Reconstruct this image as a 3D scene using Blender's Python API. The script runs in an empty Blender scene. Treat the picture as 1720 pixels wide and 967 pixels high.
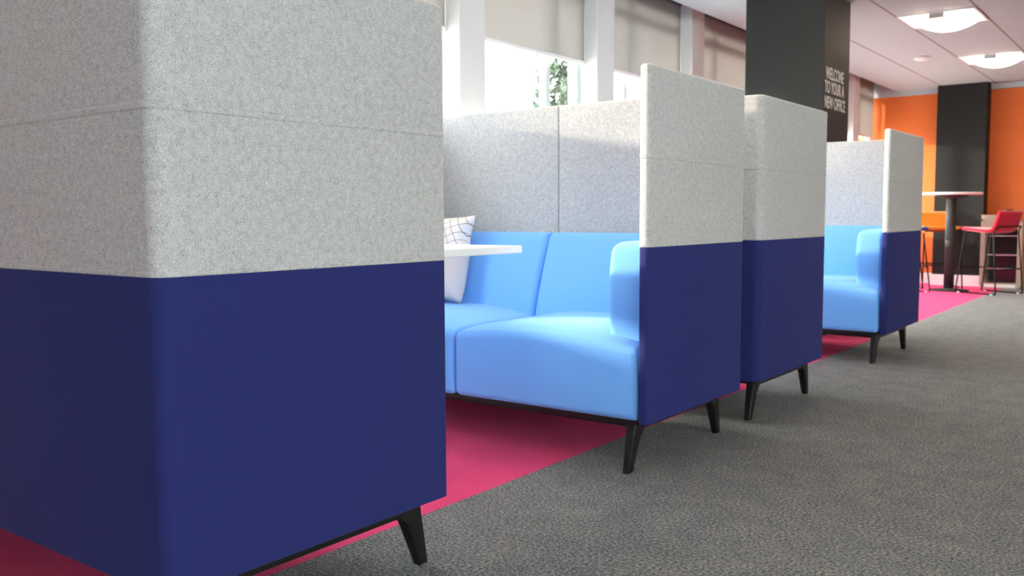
import bpy, bmesh, math, random
from mathutils import Vector, Matrix
random.seed(7)
PI = math.pi
COL = bpy.context.scene.collection
SC = bpy.context.scene

# ------------------------------------------------------------------ materials
def new_mat(name):
    m = bpy.data.materials.new(name); m.use_nodes = True
    nt = m.node_tree; b = nt.nodes['Principled BSDF']
    return m, nt, b

def coords(nt, scale=(1, 1, 1)):
    tc = nt.nodes.new('ShaderNodeTexCoord'); mp = nt.nodes.new('ShaderNodeMapping')
    mp.inputs['Scale'].default_value = scale
    nt.links.new(tc.outputs['Object'], mp.inputs['Vector'])
    return mp.outputs['Vector']

def noise(nt, vec, scale, detail=3, rough=.6):
    n = nt.nodes.new('ShaderNodeTexNoise')
    n.inputs['Scale'].default_value = scale; n.inputs['Detail'].default_value = detail
    n.inputs['Roughness'].default_value = rough
    nt.links.new(vec, n.inputs['Vector'])
    return n.outputs['Fac']

def ramp(nt, fac, stops):
    r = nt.nodes.new('ShaderNodeValToRGB')
    e = r.color_ramp.elements
    while len(e) < len(stops): e.new(.5)
    for k, (p, c) in enumerate(stops):
        e[k].position = p; e[k].color = (*c, 1)
    nt.links.new(fac, r.inputs['Fac'])
    return r.outputs['Color']

def bump(nt, fac, b, strength, dist):
    n = nt.nodes.new('ShaderNodeBump'); n.inputs['Strength'].default_value = strength
    n.inputs['Distance'].default_value = dist
    nt.links.new(fac, n.inputs['Height']); nt.links.new(n.outputs['Normal'], b.inputs['Normal'])

def mul(c, k): return tuple(min(1, v * k) for v in c)

def plain(name, col, rough=.5, metal=0, spec=.5, var=.06, scale=30):
    m, nt, b = new_mat(name)
    f = noise(nt, coords(nt), scale)
    nt.links.new(ramp(nt, f, [(.3, mul(col, 1 - var)), (.7, mul(col, 1 + var))]), b.inputs['Base Color'])
    b.inputs['Roughness'].default_value = rough; b.inputs['Metallic'].default_value = metal
    b.inputs['Specular IOR Level'].default_value = spec
    return m

def fabric(name, col, var=.12, scale=500, rough=.9, sheen=.3, sheen_tint=(1, 1, 1), bs=.3):
    m, nt, b = new_mat(name)
    v = coords(nt)
    f = noise(nt, v, scale, 2)
    nt.links.new(ramp(nt, f, [(.35, mul(col, 1 - var)), (.65, mul(col, 1 + var))]), b.inputs['Base Color'])
    b.inputs['Roughness'].default_value = rough
    b.inputs['Specular IOR Level'].default_value = .2
    b.inputs['Sheen Weight'].default_value = sheen
    b.inputs['Sheen Roughness'].default_value = .45
    b.inputs['Sheen Tint'].default_value = (*sheen_tint, 1)
    bump(nt, f, b, bs, .0006)
    return m

def felt(name):
    m, nt, b = new_mat(name)
    v = coords(nt); v2 = coords(nt, (1, 1, 1.8))
    f1 = noise(nt, v2, 330, 4, .75); f2 = noise(nt, v, 70, 3, .6)
    ad = nt.nodes.new('ShaderNodeMath'); ad.operation = 'MULTIPLY_ADD'
    nt.links.new(f2, ad.inputs[0]); ad.inputs[1].default_value = .22; nt.links.new(f1, ad.inputs[2])
    c = ramp(nt, ad.outputs[0], [(.41, (.17, .17, .185)), (.52, (.380, .370, .375)), (.63, (.54, .525, .52)), (.76, (.71, .69, .68))])
    nt.links.new(c, b.inputs['Base Color'])
    b.inputs['Roughness'].default_value = .95; b.inputs['Specular IOR Level'].default_value = .15
    b.inputs['Sheen Weight'].default_value = .25; b.inputs['Sheen Roughness'].default_value = .5
    bump(nt, f1, b, .45, .0012)
    return m

def carpet(name, stops, bs=.5, scale=190, sheen=.1):
    m, nt, b = new_mat(name)
    v = coords(nt, (1, 1.25, 1))
    f1 = noise(nt, v, scale, 3, .75); f2 = noise(nt, coords(nt), 9, 3, .6)
    ad = nt.nodes.new('ShaderNodeMath'); ad.operation = 'MULTIPLY_ADD'
    nt.links.new(f2, ad.inputs[0]); ad.inputs[1].default_value = .12; nt.links.new(f1, ad.inputs[2])
    nt.links.new(ramp(nt, ad.outputs[0], stops), b.inputs['Base Color'])
    b.inputs['Roughness'].default_value = .95; b.inputs['Specular IOR Level'].default_value = .1
    b.inputs['Sheen Weight'].default_value = sheen; b.inputs['Sheen Roughness'].default_value = .6
    bump(nt, f1, b, bs, .004)
    return m

M = {}
M['felt'] = felt('grey_wool_felt')
M['navy'] = fabric('navy_fabric', (.020, .026, .135), .18, 700, sheen=.14, sheen_tint=(.35, .4, 1))
M['blue'] = fabric('bright_blue_fabric', (.18, .45, .97), .06, 900, sheen=.45, sheen_tint=(.45, .62, 1), bs=.15)
M['thread'] = fabric('grey_thread', (.55, .54, .53), .1, 600)
M['blackmetal'] = plain('black_powder_coat', (.008, .008, .008), .45, 0, .35)
M['pole'] = plain('dark_grey_powder_coat', (.035, .033, .034), .6, 0, .3)
M['wire'] = plain('matt_black_wire', (.006, .006, .006), .65, 0, .2)
M['white_lam'] = plain('white_laminate', (.82, .80, .79), .35, 0, .4, .01)
M['white_paint'] = plain('white_paint', (.80, .79, .79), .6, 0, .3, .015, 4)
M['wall_paint'] = plain('pale_wall_paint', (.78, .76, .74), .7, 0, .3, .02, 3)
M['back_paint'] = plain('blue_grey_paint', (.24, .25, .29), .7, 0, .3, .02, 3)
M['warm_wall'] = plain('warm_beige_paint', (.60, .42, .29), .7, 0, .3, .02, 3)
M['pillar'] = plain('pillar_white_paint', (.66, .645, .635), .6, 0, .3, .015, 4)
M['orange'] = plain('orange_paint', (.66, .145, .035), .7, 0, .2, .03, 3)
M['black_paint'] = plain('black_paint', (.010, .0095, .009), .6, 0, .25, .08, 3)
M['black_paint_col'] = plain('chalkboard_paint', (.024, .023, .022), .65, 0, .25, .08, 3)
M['chalk'] = plain('chalk', (.62, .58, .55), .95, 0, .1, .2, 120)
M['orange_fab'] = fabric('orange_fabric', (.72, .24, .02), .06, 500)
M['blue_fab'] = fabric('dark_blue_fabric', (.04, .06, .30), .06, 500)
M['red_fab'] = fabric('red_fabric', (.55, .012, .045), .06, 500)
M['wood'] = plain('pale_wood', (.38, .29, .23), .5, 0, .4, .1, 14)
M['brownwood'] = plain('brown_wood', (.16, .085, .06), .4, 0, .4, .15, 14)
M['darkglass'] = plain('smoked_back_panel', (.035, .022, .024), .15, 0, .6)
M['steel'] = plain('brushed_steel', (.55, .55, .55), .3, 1)
M['frame'] = plain('window_aluminium', (.62, .68, .64), .4, 0, .5, .03)
M['leaf'] = plain('pale_leaf_green', (.062, .080, .058), .8, 0, .1, .35, 6)
M['leaf2'] = plain('dark_leaf_green', (.04, .07, .03), .8, 0, .1, .35, 6)
M['bark'] = plain('bark', (.12, .08, .05), .9)
M['paving'] = plain('pale_paving', (.45, .44, .42), .9, 0, .2, .1, 2)
M['red_tag'] = fabric('red_label', (.6, .03, .03), .05, 400)
M['ceramic'] = plain('white_ceramic', (.8, .8, .8), .2)

M['grey_carpet'] = carpet('grey_flecked_carpet', [(.44, (.036, .043, .050)), (.515, (.118, .128, .138)), (.57, (.19, .195, .198)), (.63, (.27, .25, .225)), (.70, (.50, .41, .31))], scale=110)
M['pink_carpet'] = carpet('magenta_carpet', [(.40, (.66, .040, .13)), (.56, (.92, .075, .215)), (.72, (.96, .105, .27))], .35, 190, .02)

CK = .939
def mat_ceiling():
    m, nt, b = new_mat('ceiling_tiles')
    tc = nt.nodes.new('ShaderNodeTexCoord'); sp = nt.nodes.new('ShaderNodeSeparateXYZ')
    nt.links.new(tc.outputs['Object'], sp.inputs[0])
    def line(sock, off, w):
        a = nt.nodes.new('ShaderNodeMath'); a.operation = 'ADD'; a.inputs[1].default_value = off; nt.links.new(sock, a.inputs[0])
        d = nt.nodes.new('ShaderNodeMath'); d.operation = 'PINGPONG'; d.inputs[1].default_value = .3045 * CK; nt.links.new(a.outputs[0], d.inputs[0])
        l = nt.nodes.new('ShaderNodeMath'); l.operation = 'LESS_THAN'; l.inputs[1].default_value = w; nt.links.new(d.outputs[0], l.inputs[0])
        return l.outputs[0]
    lx = line(sp.outputs['X'], (2.067 + .609 * 20) * CK, .009)
    ly = line(sp.outputs['Y'], (-8.10 + .609 * 60) * CK, .004)
    c0 = ramp(nt, noise(nt, coords(nt), 90, 3), [(.3, (.40, .435, .45)), (.7, (.435, .47, .485))])
    mx = nt.nodes.new('ShaderNodeMixRGB'); mx.inputs[2].default_value = (.345, .36, .365, 1)
    nt.links.new(c0, mx.inputs[1]); nt.links.new(ly, mx.inputs[0])
    mx2 = nt.nodes.new('ShaderNodeMixRGB'); mx2.inputs[2].default_value = (.25, .17, .155, 1)
    nt.links.new(mx.outputs[0], mx2.inputs[1]); nt.links.new(lx, mx2.inputs[0])
    nt.links.new(mx2.outputs[0], b.inputs['Base Color']); b.inputs['Roughness'].default_value = .9
    return m
M['ceiling'] = mat_ceiling()
M['ceil_plain'] = plain('ceiling_edge_paint', (.44, .47, .485), .8, 0, .2, .01)

def mat_blind():
    m, nt, b = new_mat('translucent_blind_fabric')
    col = ramp(nt, noise(nt, coords(nt, (1, 1, 1)), 600, 2), [(.3, (.37, .355, .34)), (.7, (.43, .41, .395))])
    nt.links.new(col, b.inputs['Base Color']); b.inputs['Roughness'].default_value = .9
    t = nt.nodes.new('ShaderNodeBsdfTranslucent'); t.inputs['Color'].default_value = (.46, .43, .41, 1)
    mx = nt.nodes.new('ShaderNodeMixShader'); mx.inputs[0].default_value = .36
    nt.links.new(b.outputs[0], mx.inputs[1]); nt.links.new(t.outputs[0], mx.inputs[2])
    nt.links.new(mx.outputs[0], nt.nodes['Material Output'].inputs['Surface'])
    return m
M['blind'] = mat_blind()

def mat_glass():
    m, nt, b = new_mat('window_glass')
    nt.nodes.remove(b)
    t = nt.nodes.new('ShaderNodeBsdfTransparent'); t.inputs['Color'].default_value = (.95, .98, .96, 1)
    g = nt.nodes.new('ShaderNodeBsdfGlossy'); g.inputs['Roughness'].default_value = .02
    lw = nt.nodes.new('ShaderNodeLayerWeight'); lw.inputs['Blend'].default_value = .5
    fr = nt.nodes.new('ShaderNodeMath'); fr.operation = 'POWER'; fr.inputs[1].default_value = 5; nt.links.new(lw.outputs['Facing'], fr.inputs[0])
    mx = nt.nodes.new('ShaderNodeMixShader')
    nt.links.new(fr.outputs[0], mx.inputs[0]); nt.links.new(t.outputs[0], mx.inputs[1]); nt.links.new(g.outputs[0], mx.inputs[2])
    nt.links.new(mx.outputs[0], nt.nodes['Material Output'].inputs['Surface'])
    return m
M['glass'] = mat_glass()

def mat_emit(name, col, s):
    m, nt, b = new_mat(name)
    b.inputs['Base Color'].default_value = (.8, .8, .8, 1)
    b.inputs['Emission Color'].default_value = (*col, 1); b.inputs['Emission Strength'].default_value = s
    return m
M['lamp'] = mat_emit('lamp_diffuser', (1, .79, .60), 14)

def mat_pillow():
    m, nt, b = new_mat('checked_pillow_fabric')
    tc = nt.nodes.new('ShaderNodeTexCoord'); mp = nt.nodes.new('ShaderNodeMapping')
    mp.inputs['Rotation'].default_value = (0, math.radians(28), 0)
    nt.links.new(tc.outputs['Object'], mp.inputs['Vector'])
    sp = nt.nodes.new('ShaderNodeSeparateXYZ'); nt.links.new(mp.outputs[0], sp.inputs[0])
    outs = []
    for ax in ('X', 'Z'):
        a = nt.nodes.new('ShaderNodeMath'); a.operation = 'ADD'; a.inputs[1].default_value = 3; nt.links.new(sp.outputs[ax], a.inputs[0])
        d = nt.nodes.new('ShaderNodeMath'); d.operation = 'PINGPONG'; d.inputs[1].default_value = .0165; nt.links.new(a.outputs[0], d.inputs[0])
        l = nt.nodes.new('ShaderNodeMath'); l.operation = 'LESS_THAN'; l.inputs[1].default_value = .0010; nt.links.new(d.outputs[0], l.inputs[0])
        outs.append(l.outputs[0])
    mxm = nt.nodes.new('ShaderNodeMath'); mxm.operation = 'MAXIMUM'
    nt.links.new(outs[0], mxm.inputs[0]); nt.links.new(outs[1], mxm.inputs[1])
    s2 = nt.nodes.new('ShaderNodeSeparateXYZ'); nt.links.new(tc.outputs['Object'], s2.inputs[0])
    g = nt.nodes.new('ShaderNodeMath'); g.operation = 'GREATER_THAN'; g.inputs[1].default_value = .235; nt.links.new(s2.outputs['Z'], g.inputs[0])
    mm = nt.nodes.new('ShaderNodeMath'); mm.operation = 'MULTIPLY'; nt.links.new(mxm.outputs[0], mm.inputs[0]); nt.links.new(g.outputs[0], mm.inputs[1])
    base = nt.nodes.new('ShaderNodeMixRGB'); base.inputs[1].default_value = (.58, .52, .51, 1); base.inputs[2].default_value = (.80, .74, .70, 1)  # two-part fabric; plain lower half is darkened to include the table's shade
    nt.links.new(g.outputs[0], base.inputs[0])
    mx = nt.nodes.new('ShaderNodeMixRGB'); mx.inputs[2].default_value = (.07, .06, .07, 1)
    nt.links.new(mm.outputs[0], mx.inputs[0]); nt.links.new(base.outputs[0], mx.inputs[1])
    nt.links.new(mx.outputs[0], b.inputs['Base Color']); b.inputs['Roughness'].default_value = .9
    bump(nt, noise(nt, coords(nt), 500, 2), b, .3, .0006)
    return m
M['pillow'] = mat_pillow()

# ------------------------------------------------------------------ geometry helpers
def link(name, bm, mat, parent=None, smooth=False, loc=None):
    bmesh.ops.recalc_face_normals(bm, faces=bm.faces)
    me = bpy.data.meshes.new(name); bm.to_mesh(me); bm.free()
    for mm in (mat if isinstance(mat, (list, tuple)) else [mat]): me.materials.append(mm)
    if smooth:
        for p in me.polygons: p.use_smooth = True
    o = bpy.data.objects.new(name, me); COL.objects.link(o)
    if parent: o.parent = parent
    if loc: o.location = loc
    return o

def sharp(o, ang=35):
    me = o.data
    me.set_sharp_from_angle(angle=math.radians(ang))
    return o

def box(bm, x0, x1, y0, y1, z0, z1, bev=0, seg=2, mat=0):
    vs = [bm.verts.new((x, y, z)) for x in (x0, x1) for y in (y0, y1) for z in (z0, z1)]
    fs = [bm.faces.new([vs[i] for i in q]) for q in ((0, 1, 3, 2), (4, 6, 7, 5), (0, 4, 5, 1), (2, 3, 7, 6), (0, 2, 6, 4), (1, 5, 7, 3))]
    for f in fs: f.material_index = mat
    if bev:
        es = list({e for f in fs for e in f.edges})
        r = bmesh.ops.bevel(bm, geom=es, offset=bev, segments=seg, profile=.5, affect='EDGES')
        for f in r['faces']: f.material_index = mat

def newbox(*a, **k):
    bm = bmesh.new(); box(bm, *a, **k); return bm

def rbox(x0, x1, y0, y1, z0, z1, r, n=8, fn=None):
    """rounded box as a dense quad grid, so it can be shaped afterwards by fn"""
    bm = bmesh.new(); lo = (x0, y0, z0); hi = (x1, y1, z1)
    ax = []
    for a in range(3):
        L = []
        for k in range(4): L.append(lo[a] + r * (1 - math.tan(math.radians(45 - 45 * k / 4))))
        for k in range(n + 1): L.append(lo[a] + r + (hi[a] - lo[a] - 2 * r) * k / n)
        for k in range(1, 5): L.append(hi[a] - r * (1 - math.tan(math.radians(45 * k / 4))))
        ax.append(L)
    cache = {}
    def V(i, j, k):
        key = (i, j, k)
        if key not in cache:
            p = Vector((ax[0][i], ax[1][j], ax[2][k]))
            q = Vector([min(max(p[a], lo[a] + r), hi[a] - r) for a in range(3)])
            d = p - q; p = q + d.normalized() * r if d.length > 1e-9 else p
            if fn: p = Vector(fn(p.x, p.y, p.z))
            cache[key] = bm.verts.new(p)
        return cache[key]
    N = [len(a) - 1 for a in ax]
    for i in range(N[0]):
        for j in range(N[1]):
            for k in (0, N[2]): bm.faces.new((V(i, j, k), V(i + 1, j, k), V(i + 1, j + 1, k), V(i, j + 1, k)))
    for i in range(N[0]):
        for k in range(N[2]):
            for j in (0, N[1]): bm.faces.new((V(i, j, k), V(i + 1, j, k), V(i + 1, j, k + 1), V(i, j, k + 1)))
    for j in range(N[1]):
        for k in range(N[2]):
            for i in (0, N[0]): bm.faces.new((V(i, j, k), V(i, j + 1, k), V(i, j + 1, k + 1), V(i, j, k + 1)))
    return bm

def arc(cx, cy, r, a0, a1, n=7):
    return [(cx + r * math.cos(a0 + (a1 - a0) * k / n), cy + r * math.sin(a0 + (a1 - a0) * k / n)) for k in range(n + 1)]

def ring_extrude(pts, levels):
    """closed outline pts (ccw); levels = [(inset, z), ...] from bottom to top"""
    bm = bmesh.new(); n = len(pts); nor = []
    for i in range(n):
        a = Vector(pts[i - 1]); b = Vector(pts[i]); c = Vector(pts[(i + 1) % n])
        e1 = (b - a).normalized(); e2 = (c - b).normalized()
        nv = Vector((e1.y, -e1.x)) + Vector((e2.y, -e2.x)); nv = nv.normalized() / max(.5, math.sqrt((1 + e1.dot(e2)) / 2)) if nv.length > 1e-6 else Vector((e1.y, -e1.x))
        nor.append(nv)
    rings = [[bm.verts.new((p[0] - nv.x * ins, p[1] - nv.y * ins, z)) for p, nv in zip(pts, nor)] for ins, z in levels]
    for r0, r1 in zip(rings, rings[1:]):
        for i in range(n): bm.faces.new((r0[i], r0[(i + 1) % n], r1[(i + 1) % n], r1[i]))
    for rg in (rings[0], rings[-1]):          # the U is capped with a strip of quads
        for i in range(n // 2 - 1): bm.faces.new((rg[i], rg[i + 1], rg[n - 2 - i], rg[n - 1 - i]))
    return bm

def soft_levels(z0, z1, rb, rt, n=4):
    L = []
    if rb > 0: L += [(rb * (1 - math.sin(t)), z0 + rb * (1 - math.cos(t))) for t in [PI / 2 * k / n for k in range(n + 1)]]
    else: L.append((0, z0))
    if rt > 0: L += [(rt * (1 - math.cos(t)), z1 - rt * (1 - math.sin(t))) for t in [PI / 2 * k / n for k in range(n + 1)]]
    else: L.append((0, z1))
    return L

def tube(bm, pts, r, n=8, cap=True):
    pts = [Vector(p) for p in pts]; rings = []
    for i, p in enumerate(pts):
        d = (pts[min(i + 1, len(pts) - 1)] - pts[max(i - 1, 0)]).normalized()
        up = Vector((0, 0, 1)) if abs(d.z) < .9 else Vector((1, 0, 0))
        a = d.cross(up).normalized(); b = a.cross(d).normalized()
        rings.append([bm.verts.new(p + (a * math.cos(2 * PI * k / n) + b * math.sin(2 * PI * k / n)) * r) for k in range(n)])
    for r0, r1 in zip(rings, rings[1:]):
        for k in range(n): bm.faces.new((r0[k], r0[(k + 1) % n], r1[(k + 1) % n], r1[k]))
    if cap: bm.faces.new(rings[0][::-1]); bm.faces.new(rings[-1])

def lathe(prof, n=40):
    bm = bmesh.new(); rings = []
    for r, z in prof:
        rings.append([bm.verts.new((r * math.cos(2 * PI * k / n), r * math.sin(2 * PI * k / n), z)) for k in range(n)])
    for r0, r1 in zip(rings, rings[1:]):
        for k in range(n): bm.faces.new((r0[k], r0[(k + 1) % n], r1[(k + 1) % n], r1[k]))
    bm.faces.new(rings[0][::-1]); bm.faces.new(rings[-1])
    return bm

def thing(name, label, cat, loc=(0, 0, 0), rz=0, group=None):
    o = bpy.data.objects.new(name, None); COL.objects.link(o)
    o.location = loc; o.rotation_euler = (0, 0, rz); o['label'] = label; o['category'] = cat
    if group: o['group'] = group
    return o

def struct(o, label=None):
    o['kind'] = 'structure'
    if label: o['label'] = label
    return o

# ------------------------------------------------------------------ room shell
XL = -3.34            # plane of the blinds
XW = -3.41            # plane of the glass
XR, YB, YF, HC = 6.5, -3.6, 12.2, 2.40
XE, HP = -3.077, 2.56     # edge of the tiled ceiling and height of the pocket above the blinds
CK = .939                # tile module of the ceiling = .609 * CK
XPINK = -1.745
struct(link('floor', newbox(XPINK, XR, YB, YF, -.06, 0), M['grey_carpet']), 'grey carpet with beige and blue flecks along the aisle')
struct(link('floor', newbox(-3.62, XPINK, YB, YF, -.06, 0), M['pink_carpet']), 'magenta carpet band under the booths')
struct(link('ceiling', newbox(XE, XR, YB, YF, HC, HP + .1), M['ceiling']), 'white ceiling of square tiles')
struct(link('trim_1', newbox(-3.62, XE, YB, YF, HP, HP + .1), M['white_paint']), 'plain white strip of ceiling above the window blinds')
struct(link('wall_far', newbox(-3.62, XR, YF, YF + .12, -.06, HP + .1), M['orange']), 'orange end wall')
bm = newbox(-3.62, XR, YB - .12, YB, -.06, .80); box(bm, -3.62, XR, YB - .12, YB, 2.25, HP + .1); box(bm, -3.62, 2.8, YB - .12, YB, .80, 2.25); box(bm, 6.2, XR, YB - .12, YB, .80, 2.25)
struct(link('wall_back', bm, M['back_paint']))
for i in range(2):
    a = 2.8 + i * 1.7; b = a + 1.7
    w = thing('window_%d' % (i + 31), 'white framed window behind the camera', 'window'); del w['category']; struct(w)
    bm = bmesh.new()
    for p_, q_, u_, v_ in ((a, a + .05, .80, 2.25), (b - .05, b, .80, 2.25), (a + .05, b - .05, .80, .85), (a + .05, b - .05, 2.20, 2.25)): box(bm, p_, q_, YB - .08, YB - .02, u_, v_)
    link('window_frame', bm, M['frame'], w)
    link('glass', newbox(a + .045, b - .045, YB - .054, YB - .046, .845, 2.205), M['glass'], w)
YR = 1.8
bm = newbox(XR, XR + .12, YB - .12, YF + .12, -.06, .80); box(bm, XR, XR + .12, YB - .12, YF + .12, 2.25, HP + .1); box(bm, XR, XR + .12, YR, YF + .12, .80, 2.25); box(bm, XR, XR + .12, YB - .12, YB + .4, .80, 2.25)
struct(link('wall_right', bm, M['warm_wall']))
for i in range(4):
    a = YB + .4 + i * (YR - YB - .4) / 4; b = a + (YR - YB - .4) / 4
    w = thing('window_%d' % (i + 21), 'white framed window of the opposite side of the office', 'window'); del w['category']; struct(w)
    bm = bmesh.new()
    for p_, q_, u_, v_ in ((a, a + .05, .80, 2.25), (b - .05, b, .80, 2.25), (a + .05, b - .05, .80, .85), (a + .05, b - .05, 2.20, 2.25)): box(bm, XR + .02, XR + .08, p_, q_, u_, v_)
    link('window_frame', bm, M['frame'], w)
    link('glass', newbox(XR + .046, XR + .054, a + .045, b - .045, .845, 2.205), M['glass'], w)
bm = newbox(-3.36, XR, YF - .03, YF, 2.335, HC); box(bm, -3.62, XE, YF - .03, YF, HC, HP)
struct(link('trim_2', bm, M['ceil_plain']), 'white edge trim where the orange wall meets the ceiling')
bm = newbox(-3.34, XR, YF - .018, YF, 0, .13, bev=.004)
struct(link('baseboard_far', bm, M['white_paint']), 'white skirting board of the orange wall')

# wall below the windows and the strip above them
struct(link('wall_left', newbox(-3.62, -3.38, YB, YF, -.06, .62), M['white_paint']), 'white low wall under the windows')
struct(link('trim_3', newbox(-3.40, -3.30, YB, YF, .62, .65, bev=.005), M['white_paint']), 'white window sill board')
struct(link('trim_4', newbox(-3.62, -3.37, YB, YF, 2.46, HP + .1), M['white_paint']))

P0, PITCH, PW = 5.285, 1.427, .228
ks = list(range(-6, 5))
pil = []
for k in ks:
    y = P0 + PITCH * k
    pil.append(y)
n = 5
for y in pil:
    struct(link('trim_%d' % n, newbox(-3.46, -3.24, y, y + PW, 0, HP, bev=.004), M['pillar']), 'white pillar between two windows')
    n += 1
bays = []
ys = [YB - .2] + pil + [YF + .2]
for a, b in zip(ys, ys[1:]):
    y0 = max(a + PW, YB); y1 = min(b, YF)
    if y1 - y0 > .3: bays.append((y0, y1))
for i, (y0, y1) in enumerate(bays):
    w = thing('window_%d' % (i + 1), 'white framed window pane bay', 'window'); del w['category']; struct(w)
    bm = bmesh.new()
    for a, b in ((y0, y0 + .05), (y1 - .05, y1)): box(bm, XW - .03, XW + .03, a, b, .65, 2.46)
    box(bm, XW - .03, XW + .03, y0 + .05, y1 - .05, .65, .70); box(bm, XW - .03, XW + .03, y0 + .05, y1 - .05, 2.41, 2.46)
    link('window_frame', bm, M['frame'], w)
    ym = y0 + (y1 - y0) * (.69 if 4 < (y0 + y1) / 2 < 5.3 else .34)
    bm = bmesh.new(); box(bm, XW - .025, XW + .025, ym - .025, ym + .025, .70, 2.28)
    box(bm, XW - .025, XW + .025, y0 + .05, y1 - .05, 2.28, 2.34); box(bm, XW - .02, XW + .02, ym - .025, ym + .025, 2.34, 2.41)
    link('mullion', bm, M['frame'], w)
    link('glass', newbox(XW - .004, XW + .004, y0 + .045, y1 - .045, .69, 2.42), M['glass'], w)

# roller blinds: the height of each bottom rail
visible = {}
vis_names = {3: ('pale grey roller blind nearest the camera, beside the tall near booth panel', 1.86),
             4: ('grey roller blind half way down a window with green leaves behind it', 1.885),
             5: ('grey roller blind above the grey end panel of the second sofa', 1.875),
             6: ('brownish grey roller blind just left of the big black column', 1.60),
             }
for i, (y0, y1) in enumerate(bays):
    zb = 1.88
    mid = (y0 + y1) / 2
    if mid < .5: zb = .66; lab = 'unseen grey roller blind lowered fully to block the sun, at the camera end of the room'  # out of view, drawn down to keep sun off the nearest sofa
    elif mid < 4: lab = 'pale grey roller blind beside the top of the nearest tall booth panel' if mid > 2.6 else 'grey roller blind hidden behind the nearest booth sofa'
    elif mid < 5.3: lab = 'grey roller blind half down over the window with green leaves outside'
    elif mid < 6.7: lab = 'grey roller blind above the middle sofa end panel, cross shaped shadow on it'
    elif mid < 8.2: lab = 'brownish grey roller blind immediately left of the big black column'; zb = 1.62
    elif mid < 9.6: lab = 'grey roller blind hidden behind the big black column'
    elif mid < 11: lab = 'narrow strip of roller blind seen just right of the black column'; zb = 1.83
    else: lab = 'roller blind nearest the orange wall'; zb = 1.83
    t = thing('roller_blind', lab, 'blind', (XL, mid, zb), group='roller blinds on the windows')
    h = (y1 - y0) / 2 - .004
    last = y1 > 11.9
    yt = h - .045 if last else h
    link('blind_fabric', newbox(-.0012, .0012, -h, yt, .012, 2.53 - zb), M['blind'], t)
    link('bottom_rail', newbox(-.007, .007, -h, yt, -.008, .016, bev=.003), M['wood'] if False else M['white_lam'], t)
    bm = bmesh.new(); tube(bm, [(-.0, -h, 2.535 - zb), (0, yt, 2.535 - zb)], .022, 12)
    link('roller', bm, M['pole'], t, True)

# ------------------------------------------------------------------ black column with chalk lettering, and the black pier on the end wall
CX0, CX1, CY0, CY1 = -2.645, -2.075, 6.35, 6.91
col = struct(link('column', newbox(CX0, CX1, CY0, CY1, 0, HC - .002, bev=.004), M['black_paint_col']), 'big black square column with chalk lettering on its side')
def lettering(txt, y, z, size, sx):
    cu = bpy.data.curves.new('lettering', 'FONT'); cu.body = txt; cu.size = size; cu.extrude = .0008; cu.offset = .0015
    tmp = bpy.data.objects.new('tmp', cu); COL.objects.link(tmp)
    bpy.context.view_layer.update()
    me = bpy.data.meshes.new_from_object(tmp); bpy.data.objects.remove(tmp)
    me.transform(Matrix.Diagonal((sx, 1, 1, 1)))
    me.materials.clear(); me.materials.append(M['chalk'])
    o = bpy.data.objects.new('lettering', me); COL.objects.link(o)
    o.matrix_world = Matrix(((0, 0, 1, CX1 + .001), (1, 0, 0, y), (0, 1, 0, z), (0, 0, 0, 1)))
    o.parent = col
    return o
lettering('WELCOME', 6.385, 1.7987, .116, 0.70)
lettering('TO YOUR A', 6.367, 1.7035, .116, 0.68)
lettering('NEW OFFICE', 6.367, 1.5992, .116, 0.68)

px0, px1, py = -2.545, -2.00, 11.97
pier = struct(link('column', newbox(px0, px1, py, YF, 0, HC, bev=.003), M['black_paint']), 'black square pier on the orange end wall')
bm = bmesh.new(); box(bm, px0 - .018, px1 + .018, py - .018, py + .0, 0, .13); box(bm, px0 - .018, px0, py, YF, 0, .13); box(bm, px1, px1 + .018, py, YF - .02, 0, .13)
struct(link('baseboard_pier', bm, M['white_paint']), 'white skirting board around the black pier')

# ------------------------------------------------------------------ booth sofas
W2 = .84; T = .037; ZB, ZN, ZT = .176, .757, 1.342
def outline(D, R=.034, grow=0):
    """U shaped plan, open towards y=0 (the sofa front)"""
    x1 = W2; p = []
    r = R; ri = .012; e = .011
    # counter clockwise, starting at outer front right
    p += arc(x1 - e, e, e, -PI / 2, 0, 4)
    p += arc(x1 - r, D - r, r, 0, PI / 2, 8)
    p += arc(-x1 + r, D - r, r, PI / 2, PI, 8)
    p += arc(-x1 + e, e, e, PI, 1.5 * PI, 4)
    p += arc(-x1 + T - e, e, e, -PI / 2, 0, 4)
    p += arc(-x1 + T + ri, D - T - ri, ri, PI, PI / 2, 8)
    p += arc(x1 - T - ri, D - T - ri, ri, PI / 2, 0, 8)
    p += arc(x1 - T + e, e, e, PI, 1.5 * PI, 4)
    return p

ZR = .138
def leg_mesh(yf, s, x, ZB):
    """yf foot, s=+1: foot splayed towards +y; the leg flows into the rail of the under frame"""
    P = [(yf + s * .014, 0), (yf - s * .022, ZB - .003), (yf - s * .098, ZB - .003), (yf - s * .098, ZR)]
    P += [(yf - s * (.080 - .020 * math.sin(t)), ZR - .030 * (1 - math.cos(t))) for t in [PI / 2 * k / 7 for k in range(8)]]
    P += [(yf - s * .015, 0)]
    bm = bmesh.new(); a = []; b = []
    for y, z in P:
        hw = .0135 + .004 * z / ZR
        a.append(bm.verts.new((x - hw, y, z))); b.append(bm.verts.new((x + hw, y, z)))
    fa = bm.faces.new(a); fb = bm.faces.new(b[::-1]); n_ = len(P)
    for i in range(n_): bm.faces.new((a[i], b[i], b[(i + 1) % n_], a[(i + 1) % n_]))
    es = list(fa.edges) + list(fb.edges)
    bmesh.ops.bevel(bm, geom=es, offset=.006, segments=3, profile=.5, affect='EDGES')
    return bm

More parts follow.
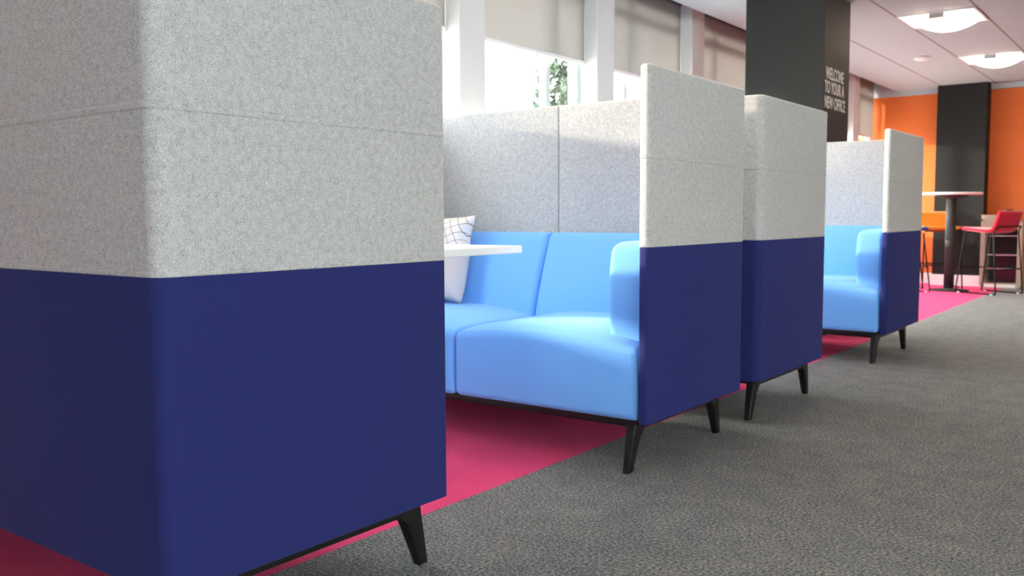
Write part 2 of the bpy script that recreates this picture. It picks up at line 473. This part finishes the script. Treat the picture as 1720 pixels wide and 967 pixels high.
def make_sofa(label, loc, rz, D, foot, lx, ZB=.174):
    t = thing('booth_sofa', label, 'sofa', loc, rz, 'high backed booth sofas along the aisle')
    o = link('lower_panel', ring_extrude(outline(D), soft_levels(ZB, ZN, .006, .0)), M['navy'], t, True); sharp(o); o['label'] = 'navy blue lower part of the wrap around panel'
    o = link('upper_panel', ring_extrude(outline(D), soft_levels(ZN, ZT, .0, .011)), M['felt'], t, True); sharp(o); o['label'] = 'light grey felt upper part of the wrap around panel'
    # raised folds of the two horizontal seams
    def fold(z0, z1, g):
        pts = outline(D); zc = [(-.0002, z0), (-g, z0 + (z1 - z0) * .3), (-g * .4, z0 + (z1 - z0) * .5), (-g, z0 + (z1 - z0) * .72), (-.0002, z1)]
        s_ = link('seam', ring_extrude(pts, zc), M['felt'], o, True)
    fold(1.042, 1.056, .0016); fold(ZN + .0005, ZN + .009, .0012)
    xi = W2 - T - .002
    for s in (-1, 1):
        x0, x1 = (0.0012, xi) if s > 0 else (-xi, -.0012)
        q = link('back_pad', rbox(x0, x1, D - T - .016, D - T - .001, .50, ZT - .006, .0065, 4), M['felt'], t, True)
    # seats
    def seat_fn(x0, x1):
        def f(x, y, z):
            wz = max(0, (z - ZB) / (.43 - ZB)); u = (2 * (x - x0) / (x1 - x0) - 1); 
            cr = .040 * (1 - abs(u) ** 2.6) * wz ** 2
            s = max(0, (.17 - y) / .17)
            z2 = z + cr * (1 - .55 * s ** 2) - .018 * s ** 2.2 * wz ** 2
            fy = -.010 * math.sin(min(1, max(0, (z - ZB) / .25)) * PI) * (1 - abs(u) ** 4) if y < .05 else 0
            return (x, y + fy, z2)
        return f
    for s in (-1, 1):
        x0, x1 = (.002, xi - .002) if s > 0 else (-xi + .002, -.002)
        st = link('seat', rbox(x0, x1, .012, D - T - .03, ZB + .004, .432, .024, 14, seat_fn(x0, x1)), M['blue'], t, True)
        xp = s * (xi - .028)
        bm = bmesh.new()
        tube(bm, [(xp, .0125 - .0008 + (0 if z < .40 else .0), z) for z in [ZB + .03 + k * .02 for k in range(11)]], .0014, 6)
        link('piping', bm, M['blue'], st, True)
    # back rests
    def back_fn(x0, x1):
        def f(x, y, z):
            h = (z - .40) / .385; fr = max(0, min(1, (D - T - .02 - y) / .18)); u = (2 * (x - x0) / (x1 - x0) - 1)
            y2 = y + fr * (.125 * h ** 1.25) - fr * .014 * (1 - abs(u) ** 2.5) * math.sin(PI * min(1, max(0, h)))
            return (x, y2, z)
        return f
    ab = xi - .150
    for s in (-1, 1):
        x0, x1 = (.002, ab + .03) if s > 0 else (-ab - .03, -.002)
        link('back_rest', rbox(x0, x1, D - T - .022 - .20, D - T - .018, .40, .788, .026, 10, back_fn(x0, x1)), M['blue'], t, True)
    # arm rests
    def arm_fn(s):
        def f(x, y, z):
            u = (xi - s * x) / .17; h = (z - .40) / .375
            x2 = x - s * .010 * math.sin(PI * min(1, max(0, h))) * u
            z2 = z - .014 * max(0, u) ** 3 * max(0, h) ** 2
            return (x2, y - .012 * math.sin(PI * min(1, max(0, h))) * (1 if y < .2 else 0), z2)
        return f
    for s in (-1, 1):
        x0, x1 = sorted((s * (xi - .162), s * (xi - .001)))
        link('arm_rest', rbox(x0, x1, .092, D - T - .02, .405, .775, .034, 8, arm_fn(s)), M['blue'], t, True)
    # black under frame and legs
    bm = bmesh.new()
    for s in (-1, 1): box(bm, s * lx - .015, s * lx + .015, foot + .07, foot + .635, ZR, ZB + .001, bev=.003)
    for y in (foot + .075, foot + .63): box(bm, -lx, lx, y - .013, y + .013, ZR + .002, ZB + .001, bev=.003)
    box(bm, -W2 + .03, W2 - .03, .03, D - .025, ZB - .008, ZB + .006)
    link('under_frame', bm, M['blackmetal'], t)
    for s in (-1, 1):
        for yf, sp in ((foot, -1), (foot + .705, 1)):
            o = link('leg', leg_mesh(yf, sp, s * lx, ZB), M['blackmetal'], t, True); sharp(o, 40)
    return t

XC = -1.40 - W2
make_sofa('nearest booth sofa seen from behind, tall grey and navy corner filling the left', (XC, 1.612, 0), PI, .744, -.014, .735, .192)
make_sofa('booth sofa with bright blue seats facing the camera, white table in front', (XC, 2.602, 0), 0, .785, .019, .757)
make_sofa('booth sofa standing back to back behind the blue seated sofa, only its side visible', (XC, 4.352, 0), PI, .805, .036, .772)
make_sofa('farthest booth sofa with blue seats, in front of the orange wall', (XC + .015, 5.415, 0), 0, .80, .010, .767)

# ------------------------------------------------------------------ booth tables
def booth_table(label, y0, y1):
    yc = (y0 + y1) / 2
    t = thing('booth_table', label, 'table', (-2.47, yc, 0), group='white booth tables')
    h = (y1 - y0) / 2
    link('table_top', newbox(-.66, .66, -h, h, .735, .76, bev=.003, seg=3), M['white_lam'], t)
    link('pedestal', lathe([(.035, .016), (.035, .73)], 32), M['white_paint'], t, True)
    sharp(link('base_plate', lathe([(.25, 0), (.255, .003), (.255, .010), (.04, .018)], 48), M['white_paint'], t, True), 30)
    bm = bmesh.new(); box(bm, -.3, .3, -.03, .03, .715, .735); box(bm, -.03, .03, -.22, .22, .715, .735)
    link('bracket', bm, M['steel'], t)
booth_table('white laminate table end poking out between the two nearest booth sofas', 1.80, 2.475)
booth_table('white laminate table hidden between the two farther booth sofas', 4.55, 5.22)

# ------------------------------------------------------------------ pillow
def pillow_bm(w, h, d):
    bm = bmesh.new(); N = 28; G = {}
    for side in (1, -1):
        for i in range(N + 1):
            for j in range(N + 1):
                u = 2 * i / N - 1; v = 2 * j / N - 1
                e = (i in (0, N) or j in (0, N))
                if e and side < 0: G[(side, i, j)] = G[(1, i, j)]; continue
                x = u * w / 2 * (1 - (.13 * math.exp(-((v - .55) / .33) ** 2) + .05 * (1 - v * v)) * abs(u) ** 3); z = v * h / 2 * (1 - .10 * (1 - u * u) * abs(v) ** 3)
                th = d / 2 * ((1 - u ** 4) * (1 - v ** 4)) ** .55
                th *= 1 + .07 * math.sin(5 * u + 2.3 * v) * math.cos(4 * v + u)
                G[(side, i, j)] = bm.verts.new((x, -side * th if not e else 0, z + h / 2))
    for side in (1, -1):
        for i in range(N):
            for j in range(N):
                bm.faces.new((G[(side, i, j)], G[(side, i + 1, j)], G[(side, i + 1, j + 1)], G[(side, i, j + 1)]))
    return bm
p = thing('throw_pillow', 'white pillow with a thin dark check, leaning in the blue sofa behind the white table', 'pillow', (-2.772, 3.035, .476), 0)
p.rotation_euler = (math.radians(-18), 0, math.radians(4))
link('cover', pillow_bm(.42, .41, .15), M['pillow'], p, True)

# ------------------------------------------------------------------ ceiling lights, smoke detector
def ceiling_light(x, y, label, lamp='lamp'):
    t = thing('ceiling_light', label, 'ceiling light', (x, y, HC), group='square recessed ceiling lights')
    bm = bmesh.new(); w = .297 * CK
    for a in ((-w, w, -w, -w + .018), (-w, w, w - .018, w), (-w, -w + .018, -w + .018, w - .018), (w - .018, w, -w + .018, w - .018)): box(bm, *a, -.008, -.001)
    link('frame', bm, M['white_paint'], t)
    # tray sides and curved diffuser that runs across x and bulges down
    bm = bmesh.new(); N = 16
    for y0, y1, dz in ((-.235, -.09, 0), (-.087, .087, .006), (.09, .235, 0)):
        r0 = []; r1 = []
        for k in range(N + 1):
            u = 2 * k / N - 1; z = -.010 - (.060 - dz) * (1 - u * u)
            r0.append((u * .215, z))
        A = [[bm.verts.new((x_, yy, z_)) for x_, z_ in r0] for yy in (y0, y1)]
        B = [[bm.verts.new((x_, yy, -.006)) for x_, z_ in r0] for yy in (y0, y1)]
        for k in range(N):
            bm.faces.new((A[0][k], A[0][k + 1], A[1][k + 1], A[1][k]))
            bm.faces.new((A[0][k], B[0][k], B[0][k + 1], A[0][k + 1])); bm.faces.new((A[1][k], A[1][k + 1], B[1][k + 1], B[1][k]))
    link('diffuser', bm, M[lamp], t, True)
    link('light_tray', newbox(-.262, .262, -.262, .262, -.006, -.002), M['tray'], t)
    link('end_cap', newbox(-.05, .06, -.262, -.237, -.045, -.006, bev=.002), M['steel'], t)
M['added_warm_lamp'] = mat_emit('added_warm_diffuser', (1, .70, .42), 26)  # for the added out-of-view lights that warm the farther sofa sides
M['tray'] = mat_emit('lit_light_tray', (1, .90, .84), 1.1)
for i, x in enumerate((-1.7625, 3.11)):
    for j, y in enumerate((-1.34, 1.10, 3.53, 5.97, 8.405, 10.84)):
        if i == 0 and j == 4: lab = 'square ceiling light, the nearer of the two glowing at the top right'
        elif i == 0 and j == 5: lab = 'square ceiling light, the farther of the two, above the bar stools'
        else: lab = 'unseen square ceiling light over the aisle, added to warm the sofa sides'
        if i == 0 and j < 4: lab = 'square ceiling light above the booths nearer the camera'
        if (i == 1 and j < 3) or j == 0: continue
        ceiling_light(x * CK, y * CK, lab, 'added_warm_lamp' if i else 'lamp')
t = thing('smoke_detector', 'small round white disc on the ceiling left of the lights', 'smoke detector', (-2.36 * CK, 10.35 * CK, HC))
link('body', lathe([(.075, 0), (.08, -.006), (.078, -.018), (.05, -.030)], 32), M['wall_paint'], t, True)

# ------------------------------------------------------------------ bar table and bar stools at the far end
BT = (-2.19, 11.15)
t = thing('bar_table', 'tall round bar table with white top and dark pole', 'table', (*BT, 0))
sharp(link('table_top', lathe([(.30, 1.072), (.316, 1.078), (.318, 1.094), (.312, 1.10)], 56), M['white_lam'], t, True), 30)
link('mounting_plate', lathe([(.05, 1.03), (.17, 1.06), (.17, 1.072)], 32), M['pole'], t, True)
link('pole', lathe([(.053, .02), (.053, 1.05)], 32), M['pole'], t, True)
sharp(link('base', lathe([(.205, 0), (.208, .004), (.208, .012), (.06, .028)], 48), M['pole'], t, True), 30)

def bar_stool(label, loc, rz, mat, back=True):
    """faces local -y; seat 0.67 high"""
    t = thing('bar_stool', label, 'stool', (*loc, 0), rz, 'bar stools round the tall table')
    # side profile of the padded shell
    prof = [(-.215, .690), (-.20, .697), (-.12, .690), (-.02, .680), (.08, .672), (.14, .678), (.175, .700), (.195, .74), (.215, .80), (.235, .86), (.245, .890)]
    th = .045
    bm = bmesh.new(); N = 14; top = []; bot = []
    for i, (y, z) in enumerate(prof):
        a = Vector(prof[max(0, i - 1)]); b = Vector(prof[min(len(prof) - 1, i + 1)]); d = (b - a).normalized(); nrm = Vector((-d.y, d.x))
        w = .215 - .02 * (i / len(prof)) ; rt = []; rb = []
        tt = th * (.35 if i in (0, len(prof) - 1) else 1)
        for k in range(N + 1):
            u = 2 * k / N - 1
            e = (1 - abs(u) ** 6) ** .5
            q = Vector((y, z)) + nrm * (tt / 2 * e + .012 * abs(u) ** 3); r_ = Vector((y, z)) + nrm * (-tt / 2 * e + .012 * abs(u) ** 3)
            rt.append(bm.verts.new((u * w, q.x, q.y))); rb.append(bm.verts.new((u * w, r_.x, r_.y)))
        top.append(rt); bot.append(rb)
    for i in range(len(prof) - 1):
        for k in range(N):
            bm.faces.new((top[i][k], top[i][k + 1], top[i + 1][k + 1], top[i + 1][k])); bm.faces.new((bot[i][k], bot[i + 1][k], bot[i + 1][k + 1], bot[i][k + 1]))
    for i in (0, len(prof) - 1):
        for k in range(N): bm.faces.new((top[i][k], bot[i][k], bot[i][k + 1], top[i][k + 1]))
    bmesh.ops.remove_doubles(bm, verts=bm.verts, dist=.0005)
    o = link('seat_shell', bm, mat, t, True)
    R = .0075
    for s in (-1, 1):
        bm = bmesh.new()
        tube(bm, [(s * .16, -.13, .665), (s * .195, -.165, .64), (s * .215, -.245, .012), (s * .215, -.235, .008), (s * .215, .235, .008), (s * .215, .245, .012), (s * .200, .185, .665), (s * .195, .20, .70), (s * .185, .225, .725)], R, 8)
        link('side_frame', bm, M['wire'], t, True)
    bm = bmesh.new()
    tube(bm, [(-.208, -.222, .27), (.208, -.222, .27)], R, 8); link('foot_rest', bm, M['wire'], t, True)
    for x_, y_, z_ in ((.208, .222, .27), (.185, .225, .725), (.165, -.125, .665)):
        bm = bmesh.new(); tube(bm, [(-x_, y_, z_), (x_, y_, z_)], R, 8); link('cross_bar', bm, M['wire'], t, True)
    for s in (-1, 1):
        for y in (-.2, .2):
            link('glide', newbox(s * .215 - .012, s * .215 + .012, y - .015, y + .015, 0, .012), M['wall_paint'], t)
    return t
# red: faces (-.88,.46);  local -y -> that direction
a = math.atan2(.46, -.88) + PI / 2
bar_stool('red low backed bar stool on thin black wire legs', (-1.765, 11.02), a, M['red_fab'])
bar_stool('orange low backed bar stool behind the pole of the tall table', (-2.41, 11.62), math.radians(25), M['orange_fab'])
bar_stool('dark blue bar stool, only its seat tip showing past the last sofa', (-2.62, 10.92), math.radians(112), M['blue_fab'])

# ------------------------------------------------------------------ rounded display cabinet
c = thing('display_cabinet', 'low open wooden cabinet with rounded corners and steel shelves, behind the red stool', 'cabinet', (-1.77, 11.93, 0), math.radians(0))
def rrect(x0, x1, z0, z1, r):
    return arc(x1 - r, z0 + r, r, -PI / 2, 0, 5) + arc(x1 - r, z1 - r, r, 0, PI / 2, 5) + arc(x0 + r, z1 - r, r, PI / 2, PI, 5) + arc(x0 + r, z0 + r, r, PI, 1.5 * PI, 5)
bm = bmesh.new(); o_ = rrect(-.215, .215, 0.0, .80, .05); i_ = rrect(-.165, .165, .06, .70, .02)
R4 = []
for pts, y in ((o_, -.17), (i_, -.17), (i_, .17), (o_, .17)): R4.append([bm.verts.new((x, y, z)) for x, z in pts])
for a0, a1 in ((0, 1), (1, 2), (2, 3), (3, 0)):
    for k in range(len(o_)):
        q = (k + 1) % len(o_); bm.faces.new((R4[a0][k], R4[a0][q], R4[a1][q], R4[a1][k]))
link('body', bm, M['wood'], c)
link('back_panel', newbox(-.17, .17, .15, .165, .055, .705), M['darkglass'], c)
for z in (.22, .38, .60): link('shelf', newbox(-.164, .164, -.14, .15, z, z + .012), M['steel'], c)
link('plinth', newbox(-.16, .16, -.172, -.165, .012, .05), M['white_lam'], c)
b = thing('wooden_tray', 'small pale wooden tray on top of the cabinet behind the red stool', 'tray', (-1.90, 11.90, .80))
bm = bmesh.new(); box(bm, -.09, .12, -.1, .1, 0, .008)
for a in ((-.09, .12, -.1, -.09), (-.09, .12, .09, .1), (-.09, -.08, -.09, .09), (.11, .12, -.09, .09)): box(bm, *a, .008, .05)
link('tray_body', bm, M['wood'], b)
b = thing('storage_jar', 'white jar with a dark lid on the cabinet behind the red stool', 'jar', (-1.72, 11.90, .80))
link('jar_body', lathe([(.035, 0), (.04, .01), (.04, .07), (.034, .08)], 24), M['ceramic'], b, True)
link('lid', lathe([(.045, .08), (.047, .085), (.047, .105), (.04, .11)], 24), M['blackmetal'], b, True)

# ------------------------------------------------------------------ outside
struct(link('ground', newbox(-45, -3.62, -30, 60, -.9, -.8), M['paving']), 'pale paving outside the windows')
def tree(label, x, y, r, h, n, s0=.04, s1=.085, mat='leaf', z0=.7):
    t = thing('tree', label, 'tree', (x, y, -.8), group='trees outside the windows')
    bm = bmesh.new(); tube(bm, [(0, 0, 0), (.05, .02, h * .5), (0, .05, h * .8)], .09, 8); link('trunk', bm, M['bark'], t, True)
    bm = bmesh.new()
    for k in range(n):
        th = random.uniform(0, 2 * PI); z = random.uniform(z0, h); rr = r * math.sqrt(random.random()) * (1 - .4 * abs(z / h - .5))
        c0 = Vector((rr * math.cos(th), rr * math.sin(th), z)); s = random.uniform(s0, s1)
        a_ = Vector([random.uniform(-1, 1) for _ in range(3)]).normalized(); b_ = a_.cross(Vector((random.random(), random.random(), 1))).normalized()
        vs = [bm.verts.new(c0 + v) for v in (a_ * s, b_ * s * .45, -a_ * s, -b_ * s * .45)]
        bm.faces.new(vs)
    link('foliage', bm, M[mat], t)
# placed in front of the window B pane (line of sight of the leaves in the photograph)
tree('small leafy green tree outside the window beside the blind', -9.0, 13.6, .62, 5.2, 9000)
tree('unseen leafy tree added outside to thin the sun at the middle windows', -8.1, 4.0, .9, 4.6, 800, .09, .18, 'leaf2', 1.0)  # out of view, put in the sun's path to the farthest sofa
tree('unseen leafy tree added outside to thin the sun at the nearer windows', -8.1, 1.5, .55, 4.8, 500, .09, .18, 'leaf2', 1.0)  # added out of view to soften sunlight on the second sofa's back

struct(link('sun_block_wall', newbox(-6.15, -6.0, -14, .2, -.82, 3.4, bev=.01), M['paving']), 'unseen tall wall added outside to block sun from the nearest sofa')  # sun blocker added out of view, darkens the back of the nearest sofa

# ------------------------------------------------------------------ light
w = bpy.data.worlds.new('World'); SC.world = w; w.use_nodes = True
bg = w.node_tree.nodes['Background']; bg.inputs['Color'].default_value = (.93, .97, 1, 1); bg.inputs['Strength'].default_value = 18.5
sun = bpy.data.lights.new('sun', 'SUN'); sun.energy = 10; sun.angle = math.radians(3); sun.color = (1, .86, .68)
so = bpy.data.objects.new('sun', sun); COL.objects.link(so)
az = math.radians(70); el = math.radians(8.6)
d = Vector((math.sin(az) * math.cos(el), math.cos(az) * math.cos(el), -math.sin(el)))
so.rotation_euler = d.to_track_quat('-Z', 'Y').to_euler(); so.location = (-8, -2, 4)

# ------------------------------------------------------------------ camera
f, yaw, pit, rol = 1526.87, .64289101, .07913028, -.00407213
fw = Vector((-math.sin(yaw) * math.cos(pit), math.cos(yaw) * math.cos(pit), -math.sin(pit)))
r0 = Vector((math.cos(yaw), math.sin(yaw), 0)); u0 = r0.cross(fw)
r = r0 * math.cos(rol) + u0 * math.sin(rol); u = u0 * math.cos(rol) - r0 * math.sin(rol)
cd = bpy.data.cameras.new('camera'); cam = bpy.data.objects.new('camera', cd); COL.objects.link(cam)
cam.matrix_world = Matrix(((r.x, u.x, -fw.x, 0), (r.y, u.y, -fw.y, 0), (r.z, u.z, -fw.z, .86), (0, 0, 0, 1)))
cd.sensor_width = 36; cd.lens = f * 36 / 1720; cd.clip_start = .05; cd.clip_end = 200
cd.dof.use_dof = True; cd.dof.focus_distance = 2.2; cd.dof.aperture_fstop = 6.3
SC.camera = cam
SC.view_settings.view_transform = 'Standard'; SC.view_settings.look = 'None'
SC.view_settings.exposure = .15; SC.view_settings.gamma = 1; SC.view_settings.use_curve_mapping = False
